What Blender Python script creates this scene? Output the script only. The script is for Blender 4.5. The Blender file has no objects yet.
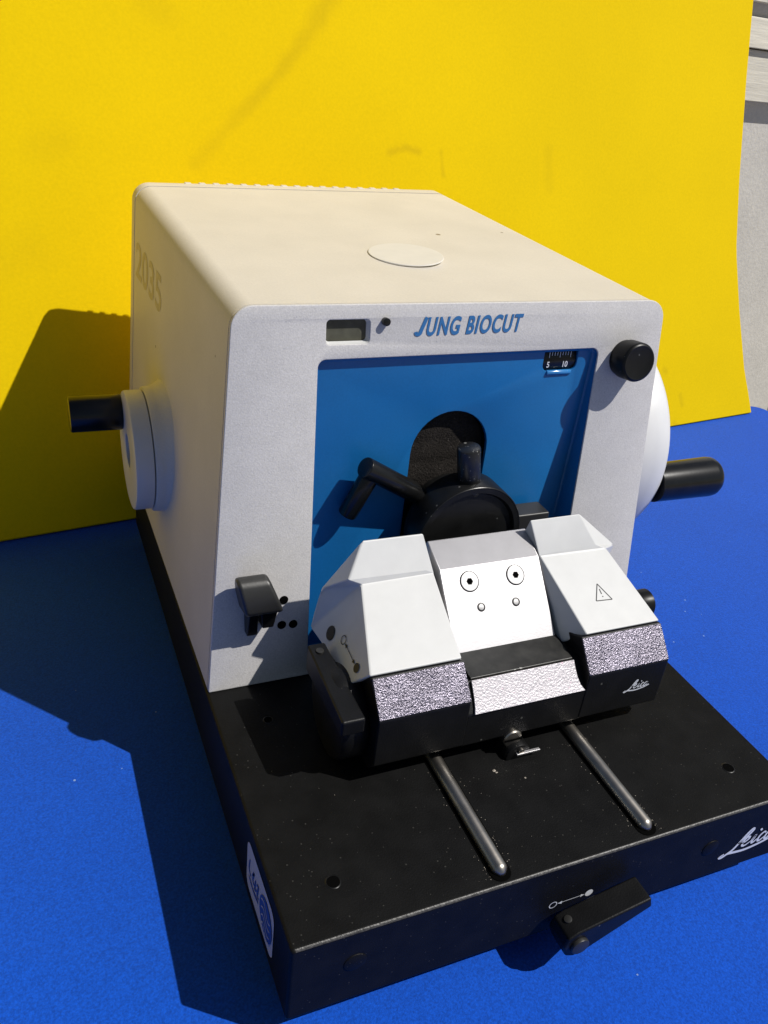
import bpy, bmesh, math, random
from mathutils import Vector, Matrix
random.seed(7)
sc = bpy.context.scene
col = sc.collection
R = math.radians

# ---------------------------------------------------------------- helpers
def V(*a): return Vector(a)
def finish(name, me, m, parent=None, smooth=40, bevel=0, seg=3):
    o = bpy.data.objects.new(name, me)
    col.objects.link(o)
    if m is not None:
        me.materials.clear(); me.materials.append(m)
    for p in me.polygons: p.use_smooth = True
    me.set_sharp_from_angle(angle=R(smooth))
    if bevel:
        b = o.modifiers.new('bevel', 'BEVEL'); b.width = bevel; b.segments = seg
        b.limit_method = 'ANGLE'; b.angle_limit = R(30); b.harden_normals = True
    if parent is not None:
        o.parent = parent
        if parent.type == 'EMPTY':
            o.matrix_parent_inverse = Matrix.Translation(parent.location).inverted()
    return o
def thing(name, label, cat, loc, group=None):
    o = bpy.data.objects.new(name, None); col.objects.link(o)
    o.empty_display_size = .02
    o.location = loc; o['label'] = label; o['category'] = cat
    if group: o['group'] = group
    return o
def tag(o, label=None, cat=None, kind=None):
    if label: o['label'] = label
    if cat: o['category'] = cat
    if kind: o['kind'] = kind
    return o

class MB:
    """collects shapes into one mesh"""
    def __init__(s): s.bm = bmesh.new()
    def poly(s, pts, faces):
        vs = [s.bm.verts.new(p) for p in pts]
        for f in faces: s.bm.faces.new([vs[i] for i in f])
        return s
    def box(s, c, d, mat=None):
        M = (mat or Matrix.Identity(4)) 
        pts = [M @ V(c[0]+sx*d[0]/2, c[1]+sy*d[1]/2, c[2]+sz*d[2]/2) for sx in (-1,1) for sy in (-1,1) for sz in (-1,1)]
        return s.poly(pts, [(0,1,3,2),(4,6,7,5),(0,4,5,1),(2,3,7,6),(0,2,6,4),(1,5,7,3)])
    def lathe(s, a, b, prof, n=48):
        """prof: list of (distance along a->b, radius); revolved about the axis from a towards b"""
        a = Vector(a); d = (Vector(b)-a).normalized()
        u = d.orthogonal().normalized(); w = d.cross(u)
        rings = []
        for t, r in prof:
            if r <= 1e-7: rings.append([s.bm.verts.new(a+d*t)])
            else: rings.append([s.bm.verts.new(a+d*t+(u*math.cos(k*2*math.pi/n)+w*math.sin(k*2*math.pi/n))*r) for k in range(n)])
        for A, B in zip(rings, rings[1:]):
            for k in range(n):
                if len(A) == 1 and len(B) == 1: continue
                if len(A) == 1: s.bm.faces.new((A[0], B[k], B[(k+1)%n]))
                elif len(B) == 1: s.bm.faces.new((A[k], B[0], A[(k+1)%n]))
                else: s.bm.faces.new((A[k], B[k], B[(k+1)%n], A[(k+1)%n]))
        return s
    def cyl(s, a, b, r, ch=.0006, n=40, r2=None):
        L = (Vector(b)-Vector(a)).length; r2 = r2 or r
        pr = [(0,0),(0,r-ch),(ch*.3,r-ch*.3),(ch,r),(L-ch,r2),(L-ch*.3,r2-ch*.3),(L,r2-ch),(L,0)]
        return s.lathe(a, b, pr, n)
    def prism(s, prof, x0, x1):
        """prof in (y,z) extruded along x"""
        n = len(prof)
        pts = [V(x0,y,z) for y,z in prof]+[V(x1,y,z) for y,z in prof]
        return s.poly(pts, [tuple(range(n)), tuple(range(2*n-1,n-1,-1))]+[(i,i+n,(i+1)%n+n,(i+1)%n) for i in range(n)])
    def done(s):
        bmesh.ops.recalc_face_normals(s.bm, faces=s.bm.faces[:])
        me = bpy.data.meshes.new('m'); s.bm.to_mesh(me); s.bm.free(); return me
    def build(s, name, m, parent=None, **k): return finish(name, s.done(), m, parent, **k)

def curve_mesh(cu):
    t = bpy.data.objects.new('t', cu); col.objects.link(t)
    dg = bpy.context.evaluated_depsgraph_get(); dg.update()
    me = bpy.data.meshes.new_from_object(t.evaluated_get(dg))
    bpy.data.objects.remove(t); bpy.data.curves.remove(cu)
    me.materials.clear()
    return me
def mapped(me, f, flip=False):
    for v in me.vertices: v.co = f(*v.co)
    bm = bmesh.new(); bm.from_mesh(me)
    bmesh.ops.remove_doubles(bm, verts=bm.verts[:], dist=1e-6)
    bmesh.ops.recalc_face_normals(bm, faces=bm.faces[:]); bm.to_mesh(me); bm.free()
    return me
def plate(loops, thick, f, bevel=0):
    """flat plate with holes; front face at local z=0, body behind it"""
    cu = bpy.data.curves.new('p', 'CURVE'); cu.dimensions = '2D'; cu.fill_mode = 'BOTH'
    cu.extrude = thick/2 - bevel
    if bevel: cu.bevel_depth = bevel; cu.bevel_resolution = 2; cu.offset = -bevel
    for L in loops:
        sp = cu.splines.new('POLY'); sp.points.add(len(L)-1); sp.use_cyclic_u = True
        for p, q in zip(sp.points, L): p.co = (q[0], q[1], 0, 1)
    return mapped(curve_mesh(cu), lambda x,y,z: f(x, y, z-thick/2))
def text(body, size, f, shear=0, offset=0, sx=1, thick=.0002, spacing=1):
    cu = bpy.data.curves.new('t', 'FONT'); cu.body = body; cu.size = size; cu.shear = shear
    cu.offset = offset; cu.extrude = thick/2; cu.space_character = spacing; cu.resolution_u = 6
    return mapped(curve_mesh(cu), lambda x,y,z: f(x*sx, y, z))
def rrect(x0, y0, x1, y1, r, n=6, corners='1111'):
    out = []
    for k, (cx, cy, a) in enumerate(((x0+r,y0+r,180),(x1-r,y0+r,270),(x1-r,y1-r,0),(x0+r,y1-r,90))):
        if corners[k] == '0':
            out.append(((x0,y0),(x1,y0),(x1,y1),(x0,y1))[k]); continue
        for i in range(n+1):
            t = R(a+90*i/n); out.append((cx+r*math.cos(t), cy+r*math.sin(t)))
    return out
def circle(cx, cy, r, n=32): return [(cx+r*math.cos(2*math.pi*i/n), cy+r*math.sin(2*math.pi*i/n)) for i in range(n)]
def fillet_poly(pts, rad, n=6):
    """round each corner of a polygon; rad per corner"""
    out = []; N = len(pts)
    for i, p in enumerate(pts):
        r = rad[i] if isinstance(rad, (list, tuple)) else rad
        p = Vector(p); a = (Vector(pts[i-1])-p).normalized(); b = (Vector(pts[(i+1)%N])-p).normalized()
        if r <= 0: out.append(tuple(p)); continue
        ang = a.angle(b); d = r/math.tan(ang/2); c = p+(a+b).normalized()*(r/math.sin(ang/2))
        p0 = p+a*d; p1 = p+b*d
        u = p0-c; w = p1-c; th = u.angle(w); 
        for k in range(n+1):
            t = k/n
            q = (u*math.sin((1-t)*th)+w*math.sin(t*th))/math.sin(th)
            out.append(tuple(c+q))
    return out
def smooth_line(pts, n=8):
    P = [Vector(p) for p in pts]; out = []
    for i in range(len(P)-1):
        p0 = P[max(i-1,0)]; p1 = P[i]; p2 = P[i+1]; p3 = P[min(i+2,len(P)-1)]
        for k in range(n):
            t = k/n
            out.append(.5*((2*p1)+(p2-p0)*t+(2*p0-5*p1+4*p2-p3)*t*t+(3*p1-p0-3*p2+p3)*t**3))
    out.append(P[-1]); return out
def ribbon(mb, pts, w, f, z=.0001, taper=True, smooth=True):
    """a flat stroke along pts, mapped by f; (each stroke its own height so that crossings do not share a plane)"""
    L = smooth_line(pts) if smooth else [Vector(p) for p in pts]
    n = len(L); l = []; r = []
    for i, p in enumerate(L):
        d = (L[min(i+1,n-1)]-L[max(i-1,0)]).normalized(); nn = Vector((-d.y, d.x))
        ww = w/2
        if taper: ww *= .55+.45*min(1, min(i, n-1-i)/(n*.2)+.01)
        l.append(mb.bm.verts.new(f(*(p+nn*ww), z))); r.append(mb.bm.verts.new(f(*(p-nn*ww), z)))
    for i in range(n-1): mb.bm.faces.new((l[i], r[i], r[i+1], l[i+1]))

# ---------------------------------------------------------------- materials
def mat(name, c, rough=.5, metal=0, bump=None, noise=None, specks=None, spec=.5, coat=0, sheen=0, aniso=0):
    """bump=[(scale,strength,distance)], noise=(scale,amount), specks=(scale,threshold,colour)"""
    m = bpy.data.materials.new(name); m.use_nodes = True
    nt = m.node_tree; N = nt.nodes; L = nt.links; b = N['Principled BSDF']
    b.inputs['Roughness'].default_value = rough; b.inputs['Metallic'].default_value = metal
    b.inputs['Specular IOR Level'].default_value = spec; b.inputs['Coat Weight'].default_value = coat
    b.inputs['Sheen Weight'].default_value = sheen
    tc = N.new('ShaderNodeTexCoord')
    colr = N.new('ShaderNodeRGB'); colr.outputs[0].default_value = (*c, 1); out = colr.outputs[0]
    def mix(a, bb, fac, mode='MIX'):
        x = N.new('ShaderNodeMix'); x.data_type = 'RGBA'; x.blend_type = mode
        for s, v in ((0, fac), (6, a), (7, bb)):
            if hasattr(v, 'links'): L.new(v, x.inputs[s])
            elif s == 0: x.inputs[0].default_value = v
            else: x.inputs[s].default_value = (*v, 1)
        return x.outputs[2]
    if noise:
        for sca, am in (noise if isinstance(noise, list) else [noise]):
            n = N.new('ShaderNodeTexNoise'); n.inputs['Scale'].default_value = sca; n.inputs['Detail'].default_value = 5
            L.new(tc.outputs['Object'], n.inputs['Vector'])
            r = N.new('ShaderNodeMapRange'); r.inputs[1].default_value = .3; r.inputs[2].default_value = .7
            r.inputs[3].default_value = 1-am; r.inputs[4].default_value = 1+am
            L.new(n.outputs[0], r.inputs[0])
            out = mix(out, r.outputs[0], 1.0, 'MULTIPLY')
    if specks:
        for sca, th, cc in (specks if isinstance(specks, list) else [specks]):
            v = N.new('ShaderNodeTexVoronoi'); v.inputs['Scale'].default_value = sca
            L.new(tc.outputs['Object'], v.inputs['Vector'])
            sep = N.new('ShaderNodeSeparateColor'); L.new(v.outputs['Color'], sep.inputs[0])
            # radius differs from cell to cell, most cells have none
            rr = N.new('ShaderNodeMapRange'); rr.inputs[1].default_value = th; rr.inputs[2].default_value = 1
            rr.inputs[3].default_value = 0; rr.inputs[4].default_value = .4; L.new(sep.outputs[0], rr.inputs[0])
            lt = N.new('ShaderNodeMath'); lt.operation = 'LESS_THAN'; L.new(v.outputs['Distance'], lt.inputs[0]); L.new(rr.outputs[0], lt.inputs[1])
            out = mix(out, cc, lt.outputs[0])
    L.new(out, b.inputs['Base Color'])
    prev = None
    for sca, st, di in (bump or []):
        n = N.new('ShaderNodeTexNoise'); n.inputs['Scale'].default_value = sca; n.inputs['Detail'].default_value = 3
        L.new(tc.outputs['Object'], n.inputs['Vector'])
        bp = N.new('ShaderNodeBump'); bp.inputs['Strength'].default_value = st; bp.inputs['Distance'].default_value = di
        L.new(n.outputs[0], bp.inputs['Height'])
        if prev: L.new(prev, bp.inputs['Normal'])
        prev = bp.outputs[0]
    if prev: L.new(prev, b.inputs['Normal'])
    return m

BLACK = (.008,.008,.008)
M_cream = mat('cream_paint', (.66,.61,.525), .5, bump=[(900,.12,.0004)], noise=[(28,.035),(9,.03),(900,.04)], specks=(200,.9985,(.25,.2,.13)))
M_fascia = mat('grey_textured_paint', (.60,.582,.572), .55, bump=[(1300,.22,.0005)], noise=[(1100,.11),(70,.03)], specks=(900,.97,(.48,.47,.48)))
M_white = mat('white_paint', (.62,.62,.61), .45, bump=[(1200,.08,.0003)], noise=(90,.03), specks=(300,.996,(.45,.44,.42)))
M_wheel = mat('white_wheel_plastic', (.72,.72,.72), .35, noise=(80,.02))
M_wheelgrey = mat('grey_wheel_plastic', (.62,.60,.56), .4, noise=(80,.02))
M_base = mat('black_powder_coat', (.0050,.0050,.0050), .55, bump=[(1100,.3,.0005)], noise=(70,.35),
             specks=[(900,.955,(.035,.034,.031))], spec=.14)
M_body = mat('black_body_paint', (.005,.005,.0053), .45, bump=[(1100,.25,.0004)], noise=(90,.3), specks=(420,.99,(.08,.08,.07)), spec=.28)
M_black = mat('black_plastic', BLACK, .36, noise=(120,.3), specks=(600,.985,(.09,.09,.09)), spec=.25)
M_cap = mat('dark_grey_plastic', (.024,.0235,.022), .42, bump=[(700,.1,.0003)], noise=(90,.15))
M_gloss = mat('glossy_black', (.007,.007,.007), .26, noise=(100,.3), bump=[(700,.06,.0003)], spec=.4)
M_blue = mat('blue_panel_paint', (.009,.145,.40), .33, noise=[(40,.04),(900,.05)], bump=[(800,.05,.0003)])
M_mat = mat('blue_foam', (.0035,.070,.47), .85, bump=[(700,.30,.0009),(1600,.45,.0005)], noise=[(7,.05),(3,.05),(900,.26)], sheen=.12, specks=(500,.998,(.2,.3,.55)), spec=.1)
M_steel = mat('steel', (.40,.37,.33), .36, metal=1, bump=[(500,.06,.0003)], noise=[(200,.12)])
M_satin = mat('satin_nickel', (.48,.47,.48), .38, metal=.75, bump=[(900,.08,.0003)], noise=(120,.03), specks=(300,.993,(.5,.5,.5)))
M_screw = mat('screw_metal', (.36,.355,.355), .35, metal=.8, noise=(300,.1))
M_hammer = mat('hammered_dark_metal', (.215,.198,.24), .30, metal=1, bump=[(1150,1.0,.00065)], noise=[(900,.45),(60,.2)], specks=(1000,.5,(.13,.12,.16)))
M_plate = mat('hammered_bright_metal', (.56,.53,.55), .45, metal=.45, bump=[(1000,.45,.0008)], noise=(700,.12), specks=(600,.93,(.62,.45,.52)))
M_strip = mat('dark_strip', (.030,.029,.026), .35, noise=(150,.4), specks=(250,.97,(.35,.34,.32)))
M_foam = mat('dark_bellows', (.020,.017,.0145), .95, bump=[(1000,.8,.0008)], noise=[(800,.5),(60,.2)], specks=(900,.93,(.06,.055,.05)), spec=.2)
M_dark = mat('dark_hole', (.002,.002,.002), .95, spec=.03)
M_ink = mat('blue_ink', (.028,.150,.38), .5)
M_whiteink = mat('white_ink', (.72,.74,.78), .5)
M_blackink = mat('black_ink', (.02,.02,.02), .5)
M_ghost = mat('tan_residue', (.58,.49,.27), .6, noise=(160,.12))
M_lcd = mat('lcd_glass', (.085,.085,.066), .12, noise=(200,.2), specks=(150,.95,(.3,.3,.25)))
M_sticker = mat('white_label', (.45,.46,.52), .5)
M_labelblue = mat('label_blue', (.02,.07,.32), .5)
M_cappaper = mat('white_cap', (.70,.67,.61), .45, noise=(90,.03))
M_plug = mat('black_plug', (.008,.008,.008), .45, spec=.3)
M_table = mat('table_wood', (.25,.18,.11), .7, noise=(8,.3))
M_ground = mat('concrete', (.28,.27,.25), .9, noise=[(3,.12),(120,.2)], bump=[(90,.4,.004)])

def stain_crease_yellow():
    m = mat('yellow_foam', (.82,.568,.0005), .9, bump=[(330,.10,.0010),(1400,.22,.0004)], noise=[(5,.04),(420,.035)], sheen=0, spec=.12)
    nt = m.node_tree; N = nt.nodes; L = nt.links; b = N['Principled BSDF']
    src = b.inputs['Base Color'].links[0].from_socket
    uv = N.new('ShaderNodeUVMap'); uv.uv_map = 'UVMap'
    def M(op, a, c=None, clamp=False):
        x = N.new('ShaderNodeMath'); x.operation = op; x.use_clamp = clamp
        for i, v in enumerate((a, c)):
            if v is None: continue
            if hasattr(v, 'links'): L.new(v, x.inputs[i])
            else: x.inputs[i].default_value = v
        return x.outputs[0]
    nz = N.new('ShaderNodeTexNoise'); nz.inputs['Scale'].default_value = 35; nz.inputs['Detail'].default_value = 6
    L.new(uv.outputs[0], nz.inputs['Vector'])
    big = N.new('ShaderNodeTexNoise'); big.inputs['Scale'].default_value = 9; big.inputs['Detail'].default_value = 4
    L.new(uv.outputs[0], big.inputs['Vector'])
    sep = N.new('ShaderNodeSeparateXYZ'); L.new(uv.outputs[0], sep.inputs[0])
    U, W = sep.outputs[0], sep.outputs[1]
    tot = None
    # smudges, and a soft crease's shade painted as colour: (u0,w0,u1,w1,half width,strength)
    for u0,w0,u1,w1,hw,st in STAINS_AND_CREASE:
        dx, dy = u1-u0, w1-w0; LL = max(dx*dx+dy*dy, 1e-9)
        px = M('SUBTRACT', U, u0); py = M('SUBTRACT', W, w0)
        t = M('DIVIDE', M('ADD', M('MULTIPLY', px, dx), M('MULTIPLY', py, dy)), LL, True)
        ex = M('SUBTRACT', px, M('MULTIPLY', t, dx)); ey = M('SUBTRACT', py, M('MULTIPLY', t, dy))
        d = M('SQRT', M('ADD', M('MULTIPLY', ex, ex), M('MULTIPLY', ey, ey)))
        d = M('ADD', d, M('MULTIPLY', M('SUBTRACT', nz.outputs[0], .5), hw*1.3))
        r = N.new('ShaderNodeMapRange'); r.interpolation_type = 'SMOOTHSTEP'
        r.inputs[1].default_value = hw; r.inputs[2].default_value = 0; r.inputs[3].default_value = 0; r.inputs[4].default_value = st*.5
        L.new(d, r.inputs[0])
        k = M('MULTIPLY', r.outputs[0], M('ADD', M('MULTIPLY', big.outputs[0], 1.2), .3))
        tot = k if tot is None else M('MAXIMUM', tot, k, True)
    x = N.new('ShaderNodeMix'); x.data_type = 'RGBA'
    L.new(tot, x.inputs[0]); L.new(src, x.inputs[6]); x.inputs[7].default_value = (.30,.19,.01,1)
    L.new(x.outputs[2], b.inputs['Base Color'])
    return m

# ---------------------------------------------------------------- frames measured from the photograph (metres)
H = .0529                     # top of the base plate
W = .30; D = .455
yb, yt, zt = .1684, .1988, .2742
F0 = V(0, yb, H); UP = V(0, yt-yb, zt-H).normalized(); NF = V(1,0,0).cross(UP); FL = V(0, yt-yb, zt-H).length
def F(x, w, o=0): return F0+V(x,0,0)+UP*w+NF*o
def flat(z): return lambda x, y, o=0: V(x, y, z+o)
def frontf(y): return lambda x, z, o=0: V(x, y-o, z)
def leftf(x0): return lambda u, z, o=0: V(x0-o, u, z)     # u = world y, seen from -x (mirrored by the caller)

# ================================================================ SETTING
g = MB().poly([(-8,-8,-.75),(8,-8,-.75),(8,8,-.75),(-8,8,-.75)], [(0,1,2,3)]).build('ground', M_ground); tag(g, kind='structure')
t = MB().box((.14,.1,-.0690), (1.46,.97,.05)).build('table', M_table, bevel=.004); tag(t, kind='structure')

# blue foam mat: rounded far corner, slight softness at the rim
mt_loop = fillet_poly([(-.76,-.45),(.905,-.45),(.905,.633),(-.76,.415)], [.02,.02,.022,.02])
me = plate([mt_loop], .028, lambda x,y,z: V(x,y,z-.015), bevel=.006)
blue_mat = finish('foam_mat', me, M_mat, smooth=60)
tag(blue_mat, 'blue foam mat lying flat under the black and white microtome', 'foam mat')

# yellow foam sheet leaning on the wall
STAINS_AND_CREASE = [(0.2087, 0.4212, 0.1966, 0.4009, 0.016, 0.4), (0.1966, 0.4009, 0.1786, 0.3801, 0.013, 0.38), (0.1786, 0.3801, 0.1638, 0.3636, 0.011, 0.36), (0.1638, 0.3636, 0.1413, 0.3412, 0.01, 0.34), (0.1413, 0.3412, 0.1202, 0.3222, 0.009, 0.32), (0.1202, 0.3222, 0.0777, 0.2834, 0.011, 0.28), (0.2715, 0.2981, 0.2884, 0.3021, 0.006, 0.5), (0.2884, 0.3021, 0.3033, 0.2991, 0.006, 0.5), (0.3304, 0.2999, 0.3334, 0.2792, 0.005, 0.4), (0.4677, 0.3062, 0.4737, 0.2673, 0.01, 0.22), (0.7135, 0.0262, 0.7193, 0.0128, 0.006, 0.45), (0.7078, -0.0104, 0.712, -0.0135, 0.006, 0.4), (-0.047, 0.2894, -0.0313, 0.297, 0.02, 0.15), (-0.0778, 0.2097, -0.0622, 0.2167, 0.025, 0.15), (0.0477, 0.4006, 0.0593, 0.3934, 0.02, 0.2), (0.6789, 0.0606, 0.683, 0.0578, 0.007, 0.35)]
M_yellow = stain_crease_yellow()
TL = math.tan(R(14.5)); ZM = -.015       # the mat's top; the machine stands on feet above it
EDGE = [(-0.015, 0.865), (0.015, 0.8526), (0.0471, 0.8379), (0.1262, 0.8124), (0.2006, 0.7922), (0.2826, 0.7823), (0.3929, 0.7739), (0.4762, 0.77), (0.5655, 0.7696)]
def edge_x(z):
    for (a,xa),(b,xb) in zip(EDGE, EDGE[1:]):
        if z <= b: return xa+(xb-xa)*(z-a)/(b-a)
    return EDGE[-1][1]
def ysheet(x, z, back=0):
    yy = .4868+.1308*x+(z-ZM)*TL
    return V(x, yy, z) + V(-.125,.935,-.325).normalized()*back
bm = bmesh.new(); uvl = bm.loops.layers.uv.new('UVMap')
nx, nz = 60, 40; grid = {}
for s, bk in ((0,0),(1,.011)):
    for j in range(nz+1):
        z = ZM+.0015+.63*j/nz
        for i in range(nx+1):
            x = -.74+(edge_x(z)+.74)*i/nx
            grid[s,i,j] = (bm.verts.new(ysheet(x,z,bk)), x, z)
def qd(keys):
    f = bm.faces.new([grid[k][0] for k in keys])
    for l, k in zip(f.loops, keys): l[uvl].uv = (grid[k][1], grid[k][2])
for j in range(nz):
    for i in range(nx):
        qd([(0,i,j),(0,i+1,j),(0,i+1,j+1),(0,i,j+1)]); qd([(1,i,j+1),(1,i+1,j+1),(1,i+1,j),(1,i,j)])
    qd([(0,nx,j),(1,nx,j),(1,nx,j+1),(0,nx,j+1)]); qd([(1,0,j),(0,0,j),(0,0,j+1),(1,0,j+1)])
for i in range(nx):
    qd([(1,i,0),(1,i+1,0),(0,i+1,0),(0,i,0)]); qd([(0,i,nz),(0,i+1,nz),(1,i+1,nz),(1,i,nz)])
bmesh.ops.recalc_face_normals(bm, faces=bm.faces[:])
me = bpy.data.meshes.new('m'); bm.to_mesh(me); bm.free()
ys = finish('foam_sheet', me, M_yellow, smooth=50, bevel=.002)
tag(ys, 'yellow stained foam sheet leaning upright behind the microtome', 'foam sheet')

# house wall behind: lapped siding above, flat rough panel below, unseen return added at right to cast its shadow
M_siding = mat('painted_wood', (.66,.62,.53), .7, bump=[(60,.5,.003),(400,.4,.001)], noise=[(14,.06),(200,.08)])
_nt = M_siding.node_tree
for n in _nt.nodes:          # stretch the grain along the planks
    if n.type == 'TEX_NOISE':
        mp = _nt.nodes.new('ShaderNodeMapping'); mp.inputs['Scale'].default_value = (.06,.5,1)
        lk = n.inputs['Vector'].links[0].from_socket; _nt.links.new(lk, mp.inputs['Vector']); _nt.links.new(mp.outputs[0], n.inputs['Vector'])
M_panel = mat('rough_panel_paint', (.62,.59,.54), .8, bump=[(220,.25,.002)], noise=[(20,.05),(160,.05)])
def WL(x, z, o=0): return V(x, .700+.131*x, z)+V(.1299,-.9915,0)*o
wall = thing('house_wall', 'pale painted house wall with wooden siding behind the yellow sheet', 'wall', (.3,.74,-.75))
m = MB()
zs = [.3655,.4287,.4660,.533,.600,.68]
for k in range(len(zs)-1):
    a, b = zs[k], zs[k+1]
    gap = .014 if k == 1 else .001
    z0, z1 = a+ (.016 if k == 2 else .0015), b
    o0, o1 = .016, .009
    m.poly([WL(-1.2,z0,0),WL(2.2,z0,0),WL(2.2,z0,o0),WL(-1.2,z0,o0),WL(-1.2,z1,0),WL(2.2,z1,0),WL(2.2,z1,o1),WL(-1.2,z1,o1)],
           [(0,1,2,3),(3,2,6,7),(7,6,5,4),(0,3,7,4),(1,5,6,2),(0,4,5,1)])
m.build('siding', M_siding, wall, bevel=.0012)
m = MB(); m.poly([WL(-1.2,-.75,-.05),WL(2.2,-.75,-.05),WL(2.2,-.75,0),WL(-1.2,-.75,0),WL(-1.2,.70,-.05),WL(2.2,.70,-.05),WL(2.2,.70,0),WL(-1.2,.70,0)],
       [(0,1,2,3),(3,2,6,7),(7,6,5,4),(0,3,7,4),(1,5,6,2),(0,4,5,1)])
m.build('panel', M_panel, wall)
xr = 1.150+.206
m = MB(); m.poly([WL(xr,-.75,.002),WL(xr+.3,-.75,.002),WL(xr+.3,-.75,.155),WL(xr,-.75,.155),WL(xr,.2,.002),WL(xr+.3,.2,.002),WL(xr+.3,.2,.155),WL(xr,.2,.155)],
       [(0,1,2,3),(3,2,6,7),(7,6,5,4),(0,3,7,4),(1,5,6,2),(0,4,5,1)])
m.build('shadow_return', M_panel, wall, bevel=.004)

# ================================================================ MICROTOME
mic = thing('microtome', 'boxy off white rotary microtome with blue recessed front on a black base', 'microtome', (.15,.23,-.015))

# ---- base plate
base = MB().box((W/2, D/2, (H+.001)/2), (W, D, H-.001)).build('base_plate', M_base, mic, bevel=.0019, seg=3)
base_top = H-.0
def sub(name, mb, m, parent, **k): return mb.build(name, m, parent, **k)
for x, y, r in ((.0288,.0273,.0033),(.2705,.0274,.0033),(.0286,.1379,.0024),(.2715,.1379,.0024)):
    m = MB(); m.lathe((x,y,H-.001), (x,y,H+1), [(.0010,r+.0006),(.00125,r+.0003),(.0013,r),(.0011,r-.0002)], 28)
    rim = m.build('screw_hole', M_black, base)
    MB().lathe((x,y,H-.0), (x,y,H+1), [(.0002,r),(.00025,0)], 28).build('recess', M_dark, rim)
for x, z in ((.0316,.0305),(.2426,.0275)):
    MB().lathe((x,.001,z), (x,-1,z), [(.0008,.0058),(.0013,.0056),(.0015,.0052),(.0015,0)], 32).build('plug', M_base, base)

M_edge = mat('worn_highlight_paint', (.048,.046,.043), .42, bump=[(900,.5,.0005)], noise=[(500,.6),(60,.5)], specks=(700,.6,(.02,.02,.02)))  # lighter colour stands in for the bevel's highlight along the worn edge
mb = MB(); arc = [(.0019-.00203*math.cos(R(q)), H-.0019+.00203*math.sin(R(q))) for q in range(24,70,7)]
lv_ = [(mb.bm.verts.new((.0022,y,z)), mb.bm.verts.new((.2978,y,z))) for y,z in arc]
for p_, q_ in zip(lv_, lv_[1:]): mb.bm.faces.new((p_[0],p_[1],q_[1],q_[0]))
mb.build('worn_edge_highlight', M_edge, base, smooth=60)
def script(parent, f, s, wd, name, m):
    """hand-drawn signature-like lettering; s = height of the capital"""
    k = .34                                         # slant
    S = [
     ([(-.42,-.10),(-.62,-.24),(-.48,-.30),(-.25,-.17),(.00,.02),(.22,.42),(.42,.82),(.58,1.02),(.66,.92),(.52,.66),(.28,.38),(.12,.30)],1.0),
     ([(-.50,-.28),(-.20,-.16),(.15,-.20),(.7,-.26),(1.3,-.20),(1.9,-.06),(2.35,.10)],1.1),
     ([(.36,.20),(.62,.36),(.66,.52),(.52,.54),(.42,.34),(.44,.10),(.62,.04),(.86,.20)],.85),
     ([(.86,.20),(1.00,.52),(.94,.16),(1.02,.05),(1.20,.22)],.85),
     ([(1.56,.46),(1.44,.54),(1.28,.38),(1.26,.14),(1.38,.04),(1.60,.22)],.85),
     ([(1.98,.50),(1.84,.55),(1.66,.38),(1.64,.12),(1.76,.05),(1.94,.30),(2.02,.54),(1.96,.18),(2.04,.06),(2.22,.20)],.85),
     ([(1.10,.76),(1.18,.82)],1.3),
    ]
    mb = MB()
    for i, (pts, q) in enumerate(S):
        ribbon(mb, [((x+y*k*.3)*s, y*s) for x, y in pts], wd*q, f, z=.00015+.00004*i)
    return mb.build(name, m, parent)
script(base, lambda x,y,o=0: V(.2625+x, -.0-o, .0185+y+.02*x), .0138, .0018, 'lettering', M_whiteink)

for x, y in ((.035,.035),(.265,.035),(.035,.42),(.265,.42)):
    MB().cyl((x,y,-.0150), (x,y,.0012), .0120, .0012, 32).build('foot', M_black, base)

# front clamp lever on the base, swung down to the right
lev = MB()
Lp = V(.1470,-.001,.0135); ld = V(.955,0,.297).normalized(); lu = V(-.297,0,.955).normalized()
def LV(a, b, o): return Lp+ld*a+lu*b+V(0,-o,0)
pr = [(-.008,-.006),(-.004,-.0095),(.001,-.0105),(.044,-.003),(.044,.0045),(.001,.0085),(-.005,.0075),(-.0085,.002)]
n = len(pr)
lev.poly([LV(a,b,.002) for a,b in pr]+[LV(a,b,.0165) for a,b in pr], [tuple(range(n)), tuple(range(2*n-1,n-1,-1))]+[(i,i+n,(i+1)%n+n,(i+1)%n) for i in range(n)])
lever = lev.build('clamp_lever', M_body, base, bevel=.0012)
MB().cyl(LV(0,-.001,.016), LV(0,-.001,.0185), .0052).build('pivot', M_cap, lever)
for a, b in ((.000,.0083),(.020,.0058)):
    MB().cyl(LV(a,b-.001,.0075), LV(a,b+.0006,.0075), .0021, .0003).build('screw', M_cap, lever)
mb = MB()
def ring_ribbon(mb, cx, cy, r, w, f, z=.00012):
    pts = [(cx+r*math.cos(t*math.pi/10), cy+r*math.sin(t*math.pi/10)) for t in range(21)]
    ribbon(mb, pts, w, f, z, taper=False, smooth=False)
def arrow_icon(mb, f, L, r, w):
    """open circle, double arrow, filled circle"""
    ring_ribbon(mb, 0, 0, r, w, f)
    ribbon(mb, [(r*1.3,0),(L-r*1.3,0)], w*.8, f, .00014, taper=False, smooth=False)
    for sx, d in ((r*1.3,1),(L-r*1.3,-1)):
        vs = [mb.bm.verts.new(f(*p, .00018)) for p in ((sx,0),(sx+d*r*1.1,r*.5),(sx+d*r*1.1,-r*.5))]; mb.bm.faces.new(vs)
    vs = [mb.bm.verts.new(f(L+r*1.1*math.cos(t), r*1.1*math.sin(t), .00016)) for t in [k*math.pi/8 for k in range(16)]]; mb.bm.faces.new(vs)
arrow_icon(mb, lambda x,y,o=0: V(.1405+x, -o, .0232+y+.02*x), .0220, .0022, .00045)
mb.build('arrow_mark', M_whiteink, base)

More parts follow.
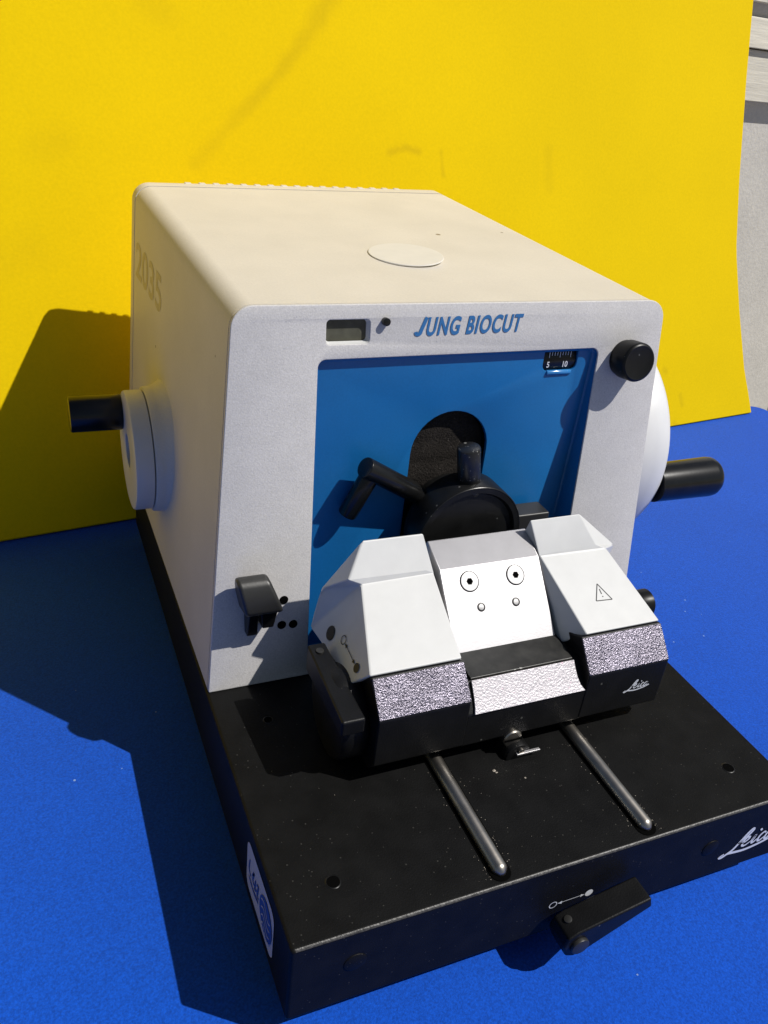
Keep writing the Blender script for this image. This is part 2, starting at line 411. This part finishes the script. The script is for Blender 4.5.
# sticker on the left side of the base
st = MB()
pts = fillet_poly([(.0235,.0105),(.0707,.0105),(.0707,.0440),(.0235,.0440)], .006)
st.poly([V(-.0003,y,z) for y,z in pts], [tuple(range(len(pts)))])
stk = st.build('sticker', M_sticker, base)
mb = MB(); LF = lambda u,z,o=0: V(-.0004-o, .0690-u, z)
for i, s in enumerate(([(.004,.034),(.003,.026),(.007,.024)],[(.009,.028),(.012,.033),(.010,.026),(.014,.025)],[(.015,.032),(.014,.024),(.017,.027)],[(.017,.031),(.020,.033),(.0185,.025),(.021,.025)],[(.003,.021),(.012,.020),(.021,.022)])):
    ribbon(mb, s, .0016, LF, .0001+.00004*i)
mb.build('lettering', M_labelblue, stk)
mb = MB()
mb.poly([LF(.0335+.0105*math.cos(t), .0272+.0125*math.sin(t), .0002) for t in [k*math.pi/16 for k in range(32)]], [tuple(range(32))])
emb = mb.build('emblem', M_labelblue, stk)
mb = MB()
for k in range(4): ribbon(mb, [(.0255+.001*k,.033-.005*k),(.031,.036-.005*k),(.037,.031-.005*k),(.0415,.033-.005*k)], .0009, LF, .0004+.00005*k)
mb.build('emblem_wave', M_sticker, emb)

# guide rails for the knife holder
for x in (.1075,.1955):
    r = .0041
    m = MB(); m.lathe((x,.0045,H+.0012), (x,1,H+.0012), [(0,0),(.0004,.0016),(.0022,.0034),(.0034,r),(.1545,r),(.156,0)], 24)
    rail = m.build('guide_rail', M_steel, mic)
    gp = [(x+.0056,.16),(x-.0056,.16)]+[(x+.0056*math.cos(R(q)), .0076+.0056*math.sin(R(q))) for q in range(180,361,12)]
    MB().poly([(gx,gy,H+.0004) for gx,gy in gp],[tuple(range(len(gp)))]).build('groove', M_dark, rail)

M_wax = mat('wax_residue', (.34,.30,.25), .6, noise=(300,.3))
mb = MB(); rnd = random.Random(4)
def crumb(x, y, r):
    n = rnd.randint(4,6); pts = [(x+r*rnd.uniform(.4,1)*math.cos(2*math.pi*k/n), y+r*rnd.uniform(.4,1)*math.sin(2*math.pi*k/n)) for k in range(n)]
    top = mb.bm.verts.new((x, y, H+r*.5)); vs = [mb.bm.verts.new((px,py,H+.0002)) for px,py in pts]
    for k in range(n): mb.bm.faces.new((vs[k], vs[(k+1)%n], top))
for rx in (.1075,.1955):
    for k in range(46):
        sd = rnd.choice((-1,1)); crumb(rx+sd*(.0060+abs(rnd.gauss(0,.0012))), rnd.uniform(.004,.03) if rnd.random()<.7 else rnd.uniform(.03,.075), rnd.uniform(.00012,.00034))
for k in range(60): crumb(rnd.uniform(.02,.285), rnd.betavariate(1.2,1.6)*.15+.004, rnd.uniform(.00008,.00024))
for x, y, r in ((.1365,.0655,.0013),(.1372,.0640,.0010),(.1510,.0560,.0008)): crumb(x, y, r)
tag(mb.build('wax_residue', M_wax, base, smooth=5), kind='stuff')

# ---- housing
hx0, hx1 = .0012, .2990
def section_pts(bl, br, tr, tl, r):
    return [bl, br]+fillet_poly([tr, tl, bl, br], [r, r, 0, 0], 8)[:18]
TH = .0035
FX0, FX1, FXT0, FXT1 = .0012, .2990, .0188, .2890
fo = fillet_poly([(FX0,.0003),(FX1,.0003),(FXT1,FL),(FXT0,FL)], [.001,.001,.012,.012], 8)
sec1 = fillet_poly([(FX0,.0003),(FX1,.0003),(FXT1,FL),(FXT0,FL)], [.001,.001,.0125,.0125], 8)
sec2 = fillet_poly([(-.0015,H+.001),(.296,H+.001),(.2670,.2868),(.0108,.2832)], [.001,.001,.0125,.0125], 8)
YS = .4605
def interp(a, b, t): return a+(b-a)*t
m = MB(); rings = []
A_ = [F(x,w,-TH-.0006) for x,w in sec1]; B_ = [V(x,.478,z) for x,z in sec2]
def at_y(A, B, y): return A.lerp(B, (y-A.y)/(B.y-A.y))
A_in = [F(x*.985+.0023,w*.992,-TH-.0006) for x,w in sec1]
R0 = [m.bm.verts.new(p) for p in A_in]; R1 = [m.bm.verts.new(p) for p in A_]; R2 = [m.bm.verts.new(at_y(a,b,YS)) for a,b in zip(A_,B_)]
cen = sum((at_y(a,b,YS) for a,b in zip(A_,B_)), V(0,0,0))/len(A_)
R3 = [m.bm.verts.new(at_y(a,b,YS).lerp(cen,.02)) for a,b in zip(A_,B_)]
n = len(R1)
for P, Q in ((R0,R1),(R1,R2),(R2,R3)):
    for i in range(n): m.bm.faces.new((P[i],P[(i+1)%n],Q[(i+1)%n],Q[i]))
m.bm.faces.new(R3)
housing = m.build('housing', M_cream, mic, smooth=35)
# rear cover with its rounded back rim and vent ribs
m = MB(); rings = []
for y, k in ((YS+.0022,.03),(YS+.0022,0),(.4735,0),(.4765,.006),(.4778,.02),(.478,.05)):
    rings.append([m.bm.verts.new(at_y(a,b,y).lerp(V(cen.x,y,cen.z),k)) for a,b in zip(A_,B_)])
for P, Q in zip(rings, rings[1:]):
    for i in range(n): m.bm.faces.new((P[i],P[(i+1)%n],Q[(i+1)%n],Q[i]))
m.bm.faces.new(rings[-1]); m.bm.faces.new(rings[0][::-1])
rear = m.build('rear_cover', M_cream, mic, smooth=35)
m = MB()
for k in range(17):
    x = .052+k*.0108; z = .2829+(x-.0112)*.0132
    m.box((x, .4750, z-.0009), (.0052,.0056,.0028))
m.build('vent', M_cream, rear, bevel=.0008)

# fascia with its openings
rec = fillet_poly([(.0617,.0040),(.2393,.0040),(.2442,.1953),(.0645,.1945)], [.003,.003,.0045,.0045], 6)
lcd = rrect(.0686,.2025,.0932,.2154,.0022)
fascia = finish('front_panel', plate([fo, rec, lcd], TH, F, bevel=.0007), M_fascia, mic, smooth=20)
# blue recessed tray with the slot of the specimen arm and the dial window
def DTW(w): return .0040+(.1920-w)*.118
sx0, sx1, st_ = .1272, .1785, .1592
scx = (sx0+sx1)/2; sr = (sx1-sx0)/2
slot = [(sx0,.055),(sx1,.055)]+[(scx+sr*math.cos(R(a)), st_-sr+sr*math.sin(R(a))) for a in range(0,181,10)]
dial = fillet_poly([(.2085,.1812),(.2325,.1812),(.2325,.1935),(.2085,.1935)], [.0042,.0042,.0008,.0008])
tray_o = [(x+(x-.153)*.012, w+(w-.11)*.012) for x,w in rec]
tray = finish('recess_tray', plate([tray_o, slot, dial], .0025, lambda x,y,z: F(x,y,z-DTW(y)), bevel=.0006), M_blue, mic, smooth=20)
m = MB(); nn = len(rec)      # side walls of the recess, with a fillet into the floor
cx_, cy_ = .153, .112
prof = [(None,0.0),(.0012,0),(.0006,.0004),(.0003,.0010),(.0002,.0018)]
rg = []
for o, ins in prof:
    ring = []
    for i, (x,w) in enumerate(rec):
        a = Vector(rec[i-1]); b = Vector(rec[(i+1)%nn]); d = (b-a).normalized(); nrm = Vector((-d.y,d.x))
        q = Vector((x,w))+nrm*(ins+.0001)
        ring.append(m.bm.verts.new(F(q.x,q.y,-.0008 if o is None else o-DTW(q.y))))
    rg.append(ring)
for P, Q in zip(rg, rg[1:]):
    for i in range(nn): m.bm.faces.new((P[i],P[(i+1)%nn],Q[(i+1)%nn],Q[i]))
m.build('tray_wall', M_blue, tray, smooth=60)
# bellows inside the slot
m = MB()
NB = 24
for k in range(NB):
    w0 = .050+k*.0048; w1 = w0+.0048; o0 = -DTW(w0)-.0068-.0006*math.sin(w0*420); o1 = -DTW(w1)-.0068-.0006*math.sin(w1*420)
    m.poly([F(sx0-.004,w0,o0),F(sx1+.004,w0,o0),F(sx1+.004,w1,o1),F(sx0-.004,w1,o1)],[(0,1,2,3)])
bmesh.ops.remove_doubles(m.bm, verts=m.bm.verts[:], dist=1e-5)
m.build('bellows', M_foam, mic)
ww = MB()
for i in range(len(slot)):
    a, b = slot[i], slot[(i+1)%len(slot)]
    ww.poly([F(*a,-DTW(a[1])-.0024),F(*b,-DTW(b[1])-.0024),F(*b,-DTW(b[1])-.0110),F(*a,-DTW(a[1])-.0110)],[(0,1,2,3)])
ww.build('slot_wall', M_dark, tray)
# thickness dial behind its window
DT = DTW(.187)
da = F(.2055,.1880,-DT-.0125); db = F(.2355,.1880,-DT-.0125)
dl = MB().cyl(da, db, .0115, .0008).build('thickness_dial', M_gloss, mic)
def DF(x, w, o=0): return F(.2085+x, .1812+w, -DT-.0009-.35*max(0,(.0068-w))**1.0*.35+o)
mb = MB()
for k in range(9):
    hgt = .0034 if k%4 == 0 else .0021
    xx = .0042+k*.0019
    ribbon(mb, [(xx,.0115-hgt),(xx+.0002,.0115)], .00042, DF, .0002, taper=False, smooth=False)
mb.build('scale_mark', M_whiteink, dl)
for s, xx in (('5',.0030),('10',.0138)):
    finish('numeral', text(s, .0050, lambda x,y,z: DF(xx+x, .0022+y, .0003+z), sx=.85, offset=.00008), M_whiteink, dl)
MB().cyl(F(.2118,.1802,-DTW(.18)-.0002), F(.2292,.1802,-DTW(.18)-.0004), .0016, .0006).build('dial_lip', mat('blue_gloss_lip', (.03,.2,.5), .18, spec=.8), tray)
m = MB(); m.poly([F(.2065,.179,-DT-.0260),F(.2345,.179,-DT-.0260),F(.2345,.196,-DT-.0260),F(.2065,.196,-DT-.0260)],[(0,1,2,3)])
m.build('dial_well', M_dark, tray)
# display window
m = MB(); m.poly([F(x,w,-.0037) for x,w in ((.0670,.2010),(.0950,.2010),(.0950,.2170),(.0670,.2170))],[(0,1,2,3)])
disp = m.build('display', M_lcd, mic)
m = MB(); rg = []
for o, k in ((-.0005,0),(-.0034,.0011)):
    q = rrect(.0686+k*.3,.2025+k,.0932-k,.2154-k*.3,.0022); rg.append([m.bm.verts.new(F(x,w,o)) for x,w in q])
for i in range(len(rg[0])): m.bm.faces.new((rg[0][i],rg[0][(i+1)%len(rg[0])],rg[1][(i+1)%len(rg[0])],rg[1][i]))
m.build('display_rim', M_white, disp, smooth=50)
# small indicator peg
MB().cyl(F(.1016,.2142,-.001), F(.1016,.2142,.0032), .0022, .0005).build('indicator', M_gloss, mic)
# lettering on the front
tm = text('UNG BIOCUT', .0137, lambda x,y,z: F(.1258+x, .2062+y+.016*x, .00025+z), shear=.27, offset=.00036, sx=.645, thick=.0002, spacing=1.15)
lt = finish('lettering', tm, M_ink, fascia)
mb = MB()     # the J, with its hook standing on the baseline
ribbon(mb, [(.1202,.2082),(.1204,.2072),(.1214,.2068),(.1227,.2073),(.1235,.2092),(.1264,.2160)], .0021, lambda x,y,o=0: F(x,y,o+.0002), .00015, taper=False)
mb.build('lettering', M_ink, fascia)
# knob upper right
kb = MB(); kc = (.2642,.1886)
kp = [(0,.0112),(.0030,.0112),(.0034,.0120),(.0130,.0120),(.0142,.0114),(.0147,.0104),(.0144,.0094),(.0144,0)]
kb.lathe(F(*kc,0), F(*kc,1), kp, 48)
knob = kb.build('adjustment_knob', M_black, mic)
# hooded lock catch lower left
def hood(m):
    prof = [(.000,.0670),(.005,.0745),(.0095,.0788),(.0140,.0798),(.0182,.0772),(.0204,.0715),(.0208,.0612),(.0192,.0578),(.013,.0560),(.0000,.0545)]
    n = len(prof)
    xa = lambda w: .0152+(.079-w)*.20; xb = lambda w: .0332+(.079-w)*.38
    m.poly([F(xa(w),w,o) for o,w in prof]+[F(xb(w),w,o) for o,w in prof], [tuple(range(n)), tuple(range(2*n-1,n-1,-1))]+[(i,i+n,(i+1)%n+n,(i+1)%n) for i in range(n)])
m = MB(); hood(m); catch = m.build('lock_catch', M_cap, mic, bevel=.0022, seg=4, smooth=60)
def stem(x0, x1, x2, x3, w0, w1, o0, o1):
    return MB().poly([F(x0,w0,.001),F(x1,w0,.001),F(x3,w1,.001),F(x2,w1,.001),F(x0,w0,o0),F(x1,w0,o0),F(x3,w1,o1),F(x2,w1,o1)],
     [(0,1,2,3),(7,6,5,4),(0,4,5,1),(1,5,6,2),(2,6,7,3),(3,7,4,0)])
stem(.0290,.0390,.0310,.0375,.0575,.0440,.0150,.0105).build('catch_foot', M_black, catch, bevel=.0008)
stem(.0225,.0275,.0228,.0290,.0575,.0385,.0150,.0070).build('catch_foot', M_black, catch, bevel=.0006)
for x, w in ((.0466,.0547),(.0454,.0383),(.0524,.0377)):
    MB().lathe(F(x,w,0), F(x,w,1), [(.0001,.0027),(.0004,.0026),(.0005,.0018),(.0003,0)], 24).build('screw_hole', M_dark, fascia)

# round cap on the top
def top_z(x, y): return zt+(y-yt)*(.2835-zt)/(.478-yt)+(x-.14)*.006
m = MB(); c = V(.1525,.2890,top_z(.15,.289)+.0002); ax = V(-.035,-.036,1)
m.lathe(c, c+ax, [(0,0),(0,.0240),(.0004,.0242),(.0008,.0240),(.0009,.0236),(.0010,0)], 64)
m.build('cover_cap', M_cappaper, housing, smooth=8)
# pale worn number on the left flank
nL = (V(-.0015,.478,H)-V(FX0,yb,H)).normalized(); 
pA = F(FXT0,FL,-TH); pB = F(FX0,0,-TH); pC = V(.0112,.478,.282); pD = V(-.0015,.478,H)
def SIDE(u, v, o=0):
    """u from the front edge to the back, v from bottom to top, on the left flank"""
    p = pB.lerp(pD, u).lerp(pA.lerp(pC, u), v); nn = (pA-pB).cross(pD-pB).normalized()
    if nn.x > 0: nn = -nn
    return p+nn*o
from mathutils.bvhtree import BVHTree
_bm = bmesh.new(); _bm.from_mesh(housing.data); _bv = BVHTree.FromBMesh(_bm); _bm.free()
gm = text('2035', .0350, lambda x,y,z: SIDE(.915-x/.28, .735+y/.225, .0010+z*.2), sx=1.35, offset=.0006, thick=0)
for v in gm.vertices:
    hit = _bv.ray_cast(V(-.2, v.co.y, v.co.z), V(1,0,0))[0]
    if hit is not None: v.co.x = hit.x-.00015
finish('lettering', gm, M_ghost, housing)

# ---- handwheels
# left: raised boss, disc, hub recess and black grip
wy, wz = .3455, .1270
m = MB(); m.lathe((.016,wy,wz), (-1,wy,wz), [(0,.0520),(.006,.0495),(.0095,.0470),(.0125,.0452),(.0150,.0442),(.0196,.0438),(.0201,.0432),(.0201,0)], 72)
boss = m.build('wheel_boss', M_cream, mic, smooth=50)
m = MB(); m.lathe((-.0047,wy,wz), (-1,wy,wz), [(0,.0410),(.0004,.0418),(.0108,.0418),(.0120,.0411),(.0123,.0398),(.0123,.0130),(.0118,.0122),(.0075,.0118),(.0075,0)], 72)
lw = tag(m.build('handwheel', M_wheelgrey, mic, smooth=40), 'small grey handwheel with a short black grip')
MB().lathe((-.0123,wy,wz), (-1,wy,wz), [(0,.0112),(.0006,.0108),(.0015,.0055),(.0015,0)], 32).build('hub', M_cap, lw)
hy, hz = .3700, .1460
m = MB(); m.cyl((-.0168,hy,hz), (-.0523,hy,hz), .0128, .0014, 40); m.build('grip', M_gloss, lw)
# right: broad domed wheel with a long black grip
wy, wz = .282, .148
m = MB(); m.lathe((.296,wy,wz), (1,wy,wz), [(0,.0700),(.002,.0760),(.010,.0795),(.024,.0815),(.0335,.0812),(.0375,.0790),(.0395,.0740),(.0405,.0600),(.0412,.0300),(.0412,0)], 96)
rw = tag(m.build('handwheel', M_wheel, mic, smooth=50), 'large domed white handwheel with a long black grip')
m = MB(); gy, gz = .2140, .1340
m.lathe((.336,gy,gz), (1,gy,gz), [(0,0),(0,.0142),(.050,.0150),(.0535,.0146),(.0560,.0132),(.0572,.0110),(.0575,0)], 48)
m.build('grip', M_gloss, rw)

# ---- specimen head in the blue recess
hx, hz = .1598, .1388
m = MB(); m.lathe((hx,.2080,hz), (hx,-1,hz), [(0,0),(0,.026),(.0180,.026),(.0182,.0340),(.0190,.0347),(.0388,.0347),(.0398,.0340),(.0398,.0305),(.0375,.0290),(.0375,0)], 72)
head = m.build('specimen_head', M_black, mic, smooth=35)
m = MB(); m.cyl((.1600,.1790,.1660), (.1545,.1780,.1955), .0070, .0012, 32)
m.cyl((.1606,.1792,.1655), (.1600,.1790,.1700), .0088, .0008, 32)
M_worn_glint = mat('worn_glint_black_metal', (.012,.012,.012), .3, bump=[(600,.1,.0004)], noise=(100,.3), specks=[(420,.75,(.20,.195,.18)),(900,.8,(.13,.13,.12))])
m.build('orientation_screw', M_worn_glint, head)
MB().lathe((hx,.1685,hz),(hx,-1,hz),[(0,.0343),(.0003,.0346),(.0006,.0343)],72).build('rim', M_worn_glint, head)  # grey-flecked ring paints in the glint on the head's edge
m = MB(); m.box((.2040,.1840,.1385), (.0350,.0150,.0120)); m.build('ball_clamp', M_cap, head, bevel=.0012)
m = MB(); m.cyl((.1420,.1925,.1535), (.0928,.1838,.1853), .0062, .0006, 32)
arm = m.build('clamp_arm', M_gloss, head)
m = MB(); m.cyl((.0985,.1865,.1800), (.0872,.1902,.1515), .0058, .0010, 32)
m.build('clamp_handle', M_gloss, arm)

# ================================================================ KNIFE HOLDER
kh = thing('knife_holder', 'white and black knife holder block sitting on the steel rails of the black base', 'knife holder', (.158,.11,H))
yF, zTx = .0750, .0987            # front face, lower edge of the textured chamfer
yS, zS = .0905, .1160             # top of that chamfer
# black body: centre slice with a lower nose, and two cheeks
prof_c = [(.0755,.0670),(.0755,.0890),(.0868,.1025),(.1040,.1035),(.158,.1035),(.160,.0600),(.082,.0600)]
prof_s = [(yF,.0680),(yF,zTx),(yS-.0004,zS-.0005),(.0975,.1120),(.160,.0985),(.160,.0600),(.082,.0600)]
m = MB(); m.prism(prof_c, .1190,.1960); m.prism(prof_s, .0665,.1195); m.prism(prof_s, .1945,.2505)
body = m.build('body', M_body, kh, bevel=.0009)
# textured chamfers
for x0, x1 in ((.0668,.1193),(.1947,.2503)):
    d = V(0,yS-yF,zS-zTx).normalized(); nn = V(0,-d.z,d.y)
    a = V(0,yF,zTx)+d*.0006; b = V(0,yS,zS)-d*.0016
    m = MB(); pts = []
    for o in (-.0005,.0006): pts += [V(x0,0,0)+a+nn*o, V(x1,0,0)+a+nn*o, V(x1,0,0)+b+nn*o, V(x0,0,0)+b+nn*o]
    m.poly(pts, [(3,2,1,0),(4,5,6,7),(0,1,5,4),(1,2,6,5),(2,3,7,6),(3,0,4,7)])
    m.build('chamfer_plate', M_hammer, body, bevel=.0003)
# bright front plate, flared at its foot
m = MB(); prof = [(.0866,.1030,0),(.0838,.0995,0),(.0805,.0955,.0003),(.0776,.0920,.0014),(.0752,.0893,.0036)]
rg = []
for o in (0,.0012):
    for y, z, e in prof:
        rg.append((m.bm.verts.new((.1240-e*.35, y-o*.8, z+o*.6)), m.bm.verts.new((.1898+e, y-o*.8, z+o*.6))))
P = len(prof)
for k in (0,P):
    for i in range(P-1): m.bm.faces.new((rg[k+i][0],rg[k+i+1][0],rg[k+i+1][1],rg[k+i][1]))
for i in range(P-1):
    for s in (0,1): m.bm.faces.new((rg[i][s],rg[i+1][s],rg[P+i+1][s],rg[P+i][s]))
m.bm.faces.new((rg[0][0],rg[0][1],rg[P][1],rg[P][0])); m.bm.faces.new((rg[P-1][0],rg[P-1][1],rg[2*P-1][1],rg[2*P-1][0]))
m.build('front_plate', M_plate, body, smooth=30, bevel=.0002)
# dark ledge below the clamping plate
m = MB(); m.poly([(.1242,.0872,.1040),(.1897,.0872,.1040),(.1897,.1065,.1058),(.1242,.1065,.1058),(.1242,.0872,.1015),(.1897,.0872,.1015),(.1897,.1065,.1015),(.1242,.1065,.1015)],
     [(0,1,2,3),(7,6,5,4),(0,4,5,1),(1,5,6,2),(2,6,7,3),(3,7,4,0)]); m.build('ledge', M_strip, body, bevel=.0004)
# clamping plate
cp = [(.1050,.1045),(.1378,.1408),(.1562,.1487),(.1600,.1440),(.1600,.1040),(.1100,.1040)]
m = MB(); m.prism(cp, .1242,.1898); clampp = m.build('clamping_plate', M_satin, kh, bevel=.0006, smooth=15)
dv = V(0,.0328,.0363).normalized(); cn = V(0,-dv.z,dv.y)
def CP(x, y, o=0):
    z = .1045+(y-.1050)*(.0363/.0328); return V(x,y,z)+cn*o
for x, y in ((.1414,.1318),(.1716,.1316)):
    m = MB(); m.lathe(CP(x,y,0), CP(x,y,1), [(.0001,.0061),(.0002,.0054),(.0003,.0054)], 40); hol = m.build('countersink', M_dark, clampp)
    m = MB(); m.lathe(CP(x,y,.0001), CP(x,y,1), [(.0002,.0056),(.0004,.0055),(.00045,.0053),(.00045,0)], 40); scw = m.build('screw', M_screw, hol, smooth=8)
    m = MB(); m.lathe(CP(x,y,.0009), CP(x,y,1), [(-.0003,.0021),(-.0002,0)], 6); m.build('hex_socket', M_dark, hol)
for x, y in ((.1457,.1215),(.1685,.1213)):
    m = MB(); m.lathe(CP(x,y,0), CP(x,y,1), [(.0001,.0026),(.0004,.0024),(.0005,.0019),(.0002,.0015)], 28); hol = m.build('pin_hole', M_cap, clampp)
    m = MB(); m.lathe(CP(x,y,0), CP(x,y,1), [(.0003,.0017),(.0004,0)], 28); m.build('pin', M_screw, hol, smooth=15)
# white side covers
def cover(S, extra, faces):
    m = MB(); m.poly(S+extra, faces); return m
# outer flank, slope and upper step of the first cover
P = [V(.0660,.0905,.1162),V(.1188,.0905,.1162),V(.1212,.1380,.1392),V(.0772,.1380,.1386),      # 0-3 slope
     V(.0695,.1385,.1424),V(.1162,.1388,.1412),V(.1172,.1502,.1588),V(.0806,.1502,.1591),      # 4-7 upper step
     V(.0622,.1600,.1227),V(.0580,.1585,.0970),V(.0602,.1011,.1036),                           # 8-10 flank
     V(.0780,.1590,.1400),V(.1180,.1590,.1400),V(.1212,.1610,.0970),V(.0590,.1610,.0970),      # 11-14 back
     V(.1190,.1000,.1045)]                                                                     # 15
faces = [(0,1,2,3),(3,2,5,4),(4,5,6,7),(0,3,10),(3,8,9),(3,9,10),(3,4,8),(4,7,8),(7,11,14),(7,14,8),(8,14,9),(7,6,12,11),(11,12,13,14),(1,15,13,2),(2,13,12),(2,12,6),(2,6,5),(0,10,15,1),(10,9,14),(10,14,13,15)]
m = MB(); m.poly(P, faces); cl = m.build('side_cover', M_white, kh, bevel=.0019, smooth=12, seg=4)
P2 = [V(.1985,.0905,.1162),V(.2498,.0905,.1162),V(.2392,.1380,.1386),V(.1915,.1380,.1396),
      V(.1912,.1390,.1402),V(.2318,.1388,.1418),V(.2228,.1502,.1583),V(.1876,.1502,.1582),
      V(.2568,.1505,.1310),V(.2572,.1585,.0970),V(.2552,.1000,.1045),
      V(.2268,.1590,.1400),V(.1900,.1590,.1400),V(.1912,.1610,.0970),V(.2565,.1610,.0970),
      V(.1925,.1020,.1030)]
f2 = [(0,1,2,3),(3,2,5,4),(4,5,6,7),(1,10,2),(2,10,9),(2,9,8),(2,8,5),(5,8,6),(6,8,14),(6,14,11),(8,9,14),(7,6,11,12),(12,11,14,13),(0,3,15),(3,13,15),(3,4,13),(4,12,13),(4,7,12),(0,15,10,1),(10,14,9),(10,15,13,14)]
m = MB(); m.poly(P2, f2); cr = m.build('side_cover', M_white, kh, bevel=.0019, smooth=12, seg=4)
# warning triangle printed on the slope of the second cover
sd = V(0,.0475,.0224).normalized(); sn = V(0,-sd.z,sd.y)
def SL(x, y, o=0): return V(x, y, .1162+(y-.0905)*(.0224/.0475))+sn*o
mb = MB(); T = [(.2148,.1078),(.2258,.1072),(.2208,.1175)]
for i in range(3): ribbon(mb, [T[i], T[(i+1)%3]], .00055, SL, .00012+.00003*i, taper=False, smooth=False)
ribbon(mb, [(.2206,.1143),(.2205,.1112)], .0006, SL, .00014, taper=False, smooth=False)
ribbon(mb, [(.2205,.1100),(.2205,.1094)], .0007, SL, .00014, taper=False, smooth=False)
mb.build('warning_mark', M_blackink, cr)
# dark plug and arrow mark on the flank of the first cover
fn = (P[9]-P[3]).cross(P[10]-P[3]).normalized()
if fn.x > 0: fn = -fn
pc = V(.0627,.1389,.1077); pc -= fn*((pc-P[3]).dot(fn))
MB().lathe(pc, pc+fn, [(.0002,.0042),(.0006,.0040),(.0007,.0028),(.0004,0)], 32).build('plug', M_cap, cl)
q0 = V(.0650,.1252,.1129); q1 = V(.0641,.1031,.1118); q0 -= fn*((q0-P[3]).dot(fn)); q1 -= fn*((q1-P[3]).dot(fn))
e1 = (q1-q0).normalized(); e2 = fn.cross(e1).normalized()
mb = MB(); arrow_icon(mb, lambda x,y,o=0: q0+e1*x+e2*y+fn*(o+.0003), (q1-q0).length, .0024, .0005); mb.build('arrow_mark', M_blackink, cl)
# clamp lever with its round hub on the left flank
m = MB(); m.lathe((.0664,.1080,.0800), (-1,.1080,.0800), [(0,.0245),(.0020,.0258),(.0130,.0258),(.0150,.0245),(.0155,.0225),(.0155,0)], 64)
hub = m.build('clamp_hub', M_body, kh, smooth=35)
m = MB(); m.poly([V(.0472,.0765,.1020),V(.0600,.0765,.1020),V(.0570,.1330,.1075),V(.0470,.1330,.1075),V(.0472,.0765,.0925),V(.0600,.0765,.0925),V(.0570,.1330,.0900),V(.0470,.1330,.0900)],
     [(0,1,2,3),(7,6,5,4),(0,4,5,1),(1,5,6,2),(2,6,7,3),(3,7,4,0)])
lv = m.build('clamp_lever', M_body, kh, bevel=.0013)
MB().cyl((.0520,.1265,.1065), (.0520,.1265,.1078), .0022, .0003).build('screw', M_cap, lv)
# knob seen past the far flank
m = MB(); m.lathe((.2560,.1220,.1035), (1,.1220,.1035), [(0,.0040),(.0040,.0040),(.0042,.0085),(.0052,.0090),(.0125,.0090),(.0135,.0080),(.0135,0)], 40)
m.build('clamp_knob', M_black, kh, smooth=35)
script(body, lambda x,y,o=0: V(.2268+x, yF-o, .0822+y), .0060, .0008, 'lettering', M_whiteink)
# eccentric screw and clip below the nose
m = MB(); m.lathe((.1512,.0820,.0645), (.1512,-1,.0625), [(0,.0058),(.0075,.0058),(.0082,.0052),(.0083,0)], 36)
es = m.build('cam_screw', M_steel, kh)
MB().box((.1512,.0736,.0645), (.0112,.0006,.0010)).build('screw_slot', M_dark, es)
m = MB(); m.cyl((.1545,.0820,.0545), (.1545,.0700,.0545), .0080, .0008, 36)
st2 = m.build('stop_block', M_body, kh)
MB().box((.1595,.0690,.0575), (.0150,.0018,.0011), Matrix.Identity(4)).build('stop_blade', M_satin, st2, bevel=.0002)
MB().cyl((.1550,.0705,.0590), (.1550,.0685,.0590), .0018, .0003).build('screw', M_steel, st2)

# ================================================================ LIGHT, CAMERA
az, el = R(127), R(52)
S = V(math.cos(el)*math.sin(az), math.cos(el)*math.cos(az), math.sin(el))
su = bpy.data.lights.new('Sun', 'SUN'); su.energy = 5.0; su.angle = R(.53); su.color = (1,.97,.92)
so = bpy.data.objects.new('sun', su); col.objects.link(so); so.rotation_euler = S.to_track_quat('Z','Y').to_euler(); so.location = S*3
w = bpy.data.worlds.new('World'); sc.world = w; w.use_nodes = True
nt = w.node_tree; bg = nt.nodes['Background']; sky = nt.nodes.new('ShaderNodeTexSky'); sky.sky_type = 'NISHITA'
sky.sun_disc = False; sky.sun_elevation = math.asin(S.z); sky.sun_rotation = math.atan2(S.x, S.y)
nt.links.new(sky.outputs[0], bg.inputs[0]); bg.inputs[1].default_value = .05

cam = bpy.data.cameras.new('Camera'); co = bpy.data.objects.new('camera', cam); col.objects.link(co)
co.location = (-.0815,-.2065,.3997); co.rotation_euler = (1.0528,-.1048,-.3923)
cam.sensor_fit = 'VERTICAL'; cam.sensor_height = 24; cam.lens = 846.4112/1024*24
cam.clip_start = .01; cam.clip_end = 100
sc.camera = co
sc.view_settings.view_transform = 'Standard'; sc.view_settings.look = 'None'
sc.view_settings.exposure = -.22; sc.view_settings.gamma = 1
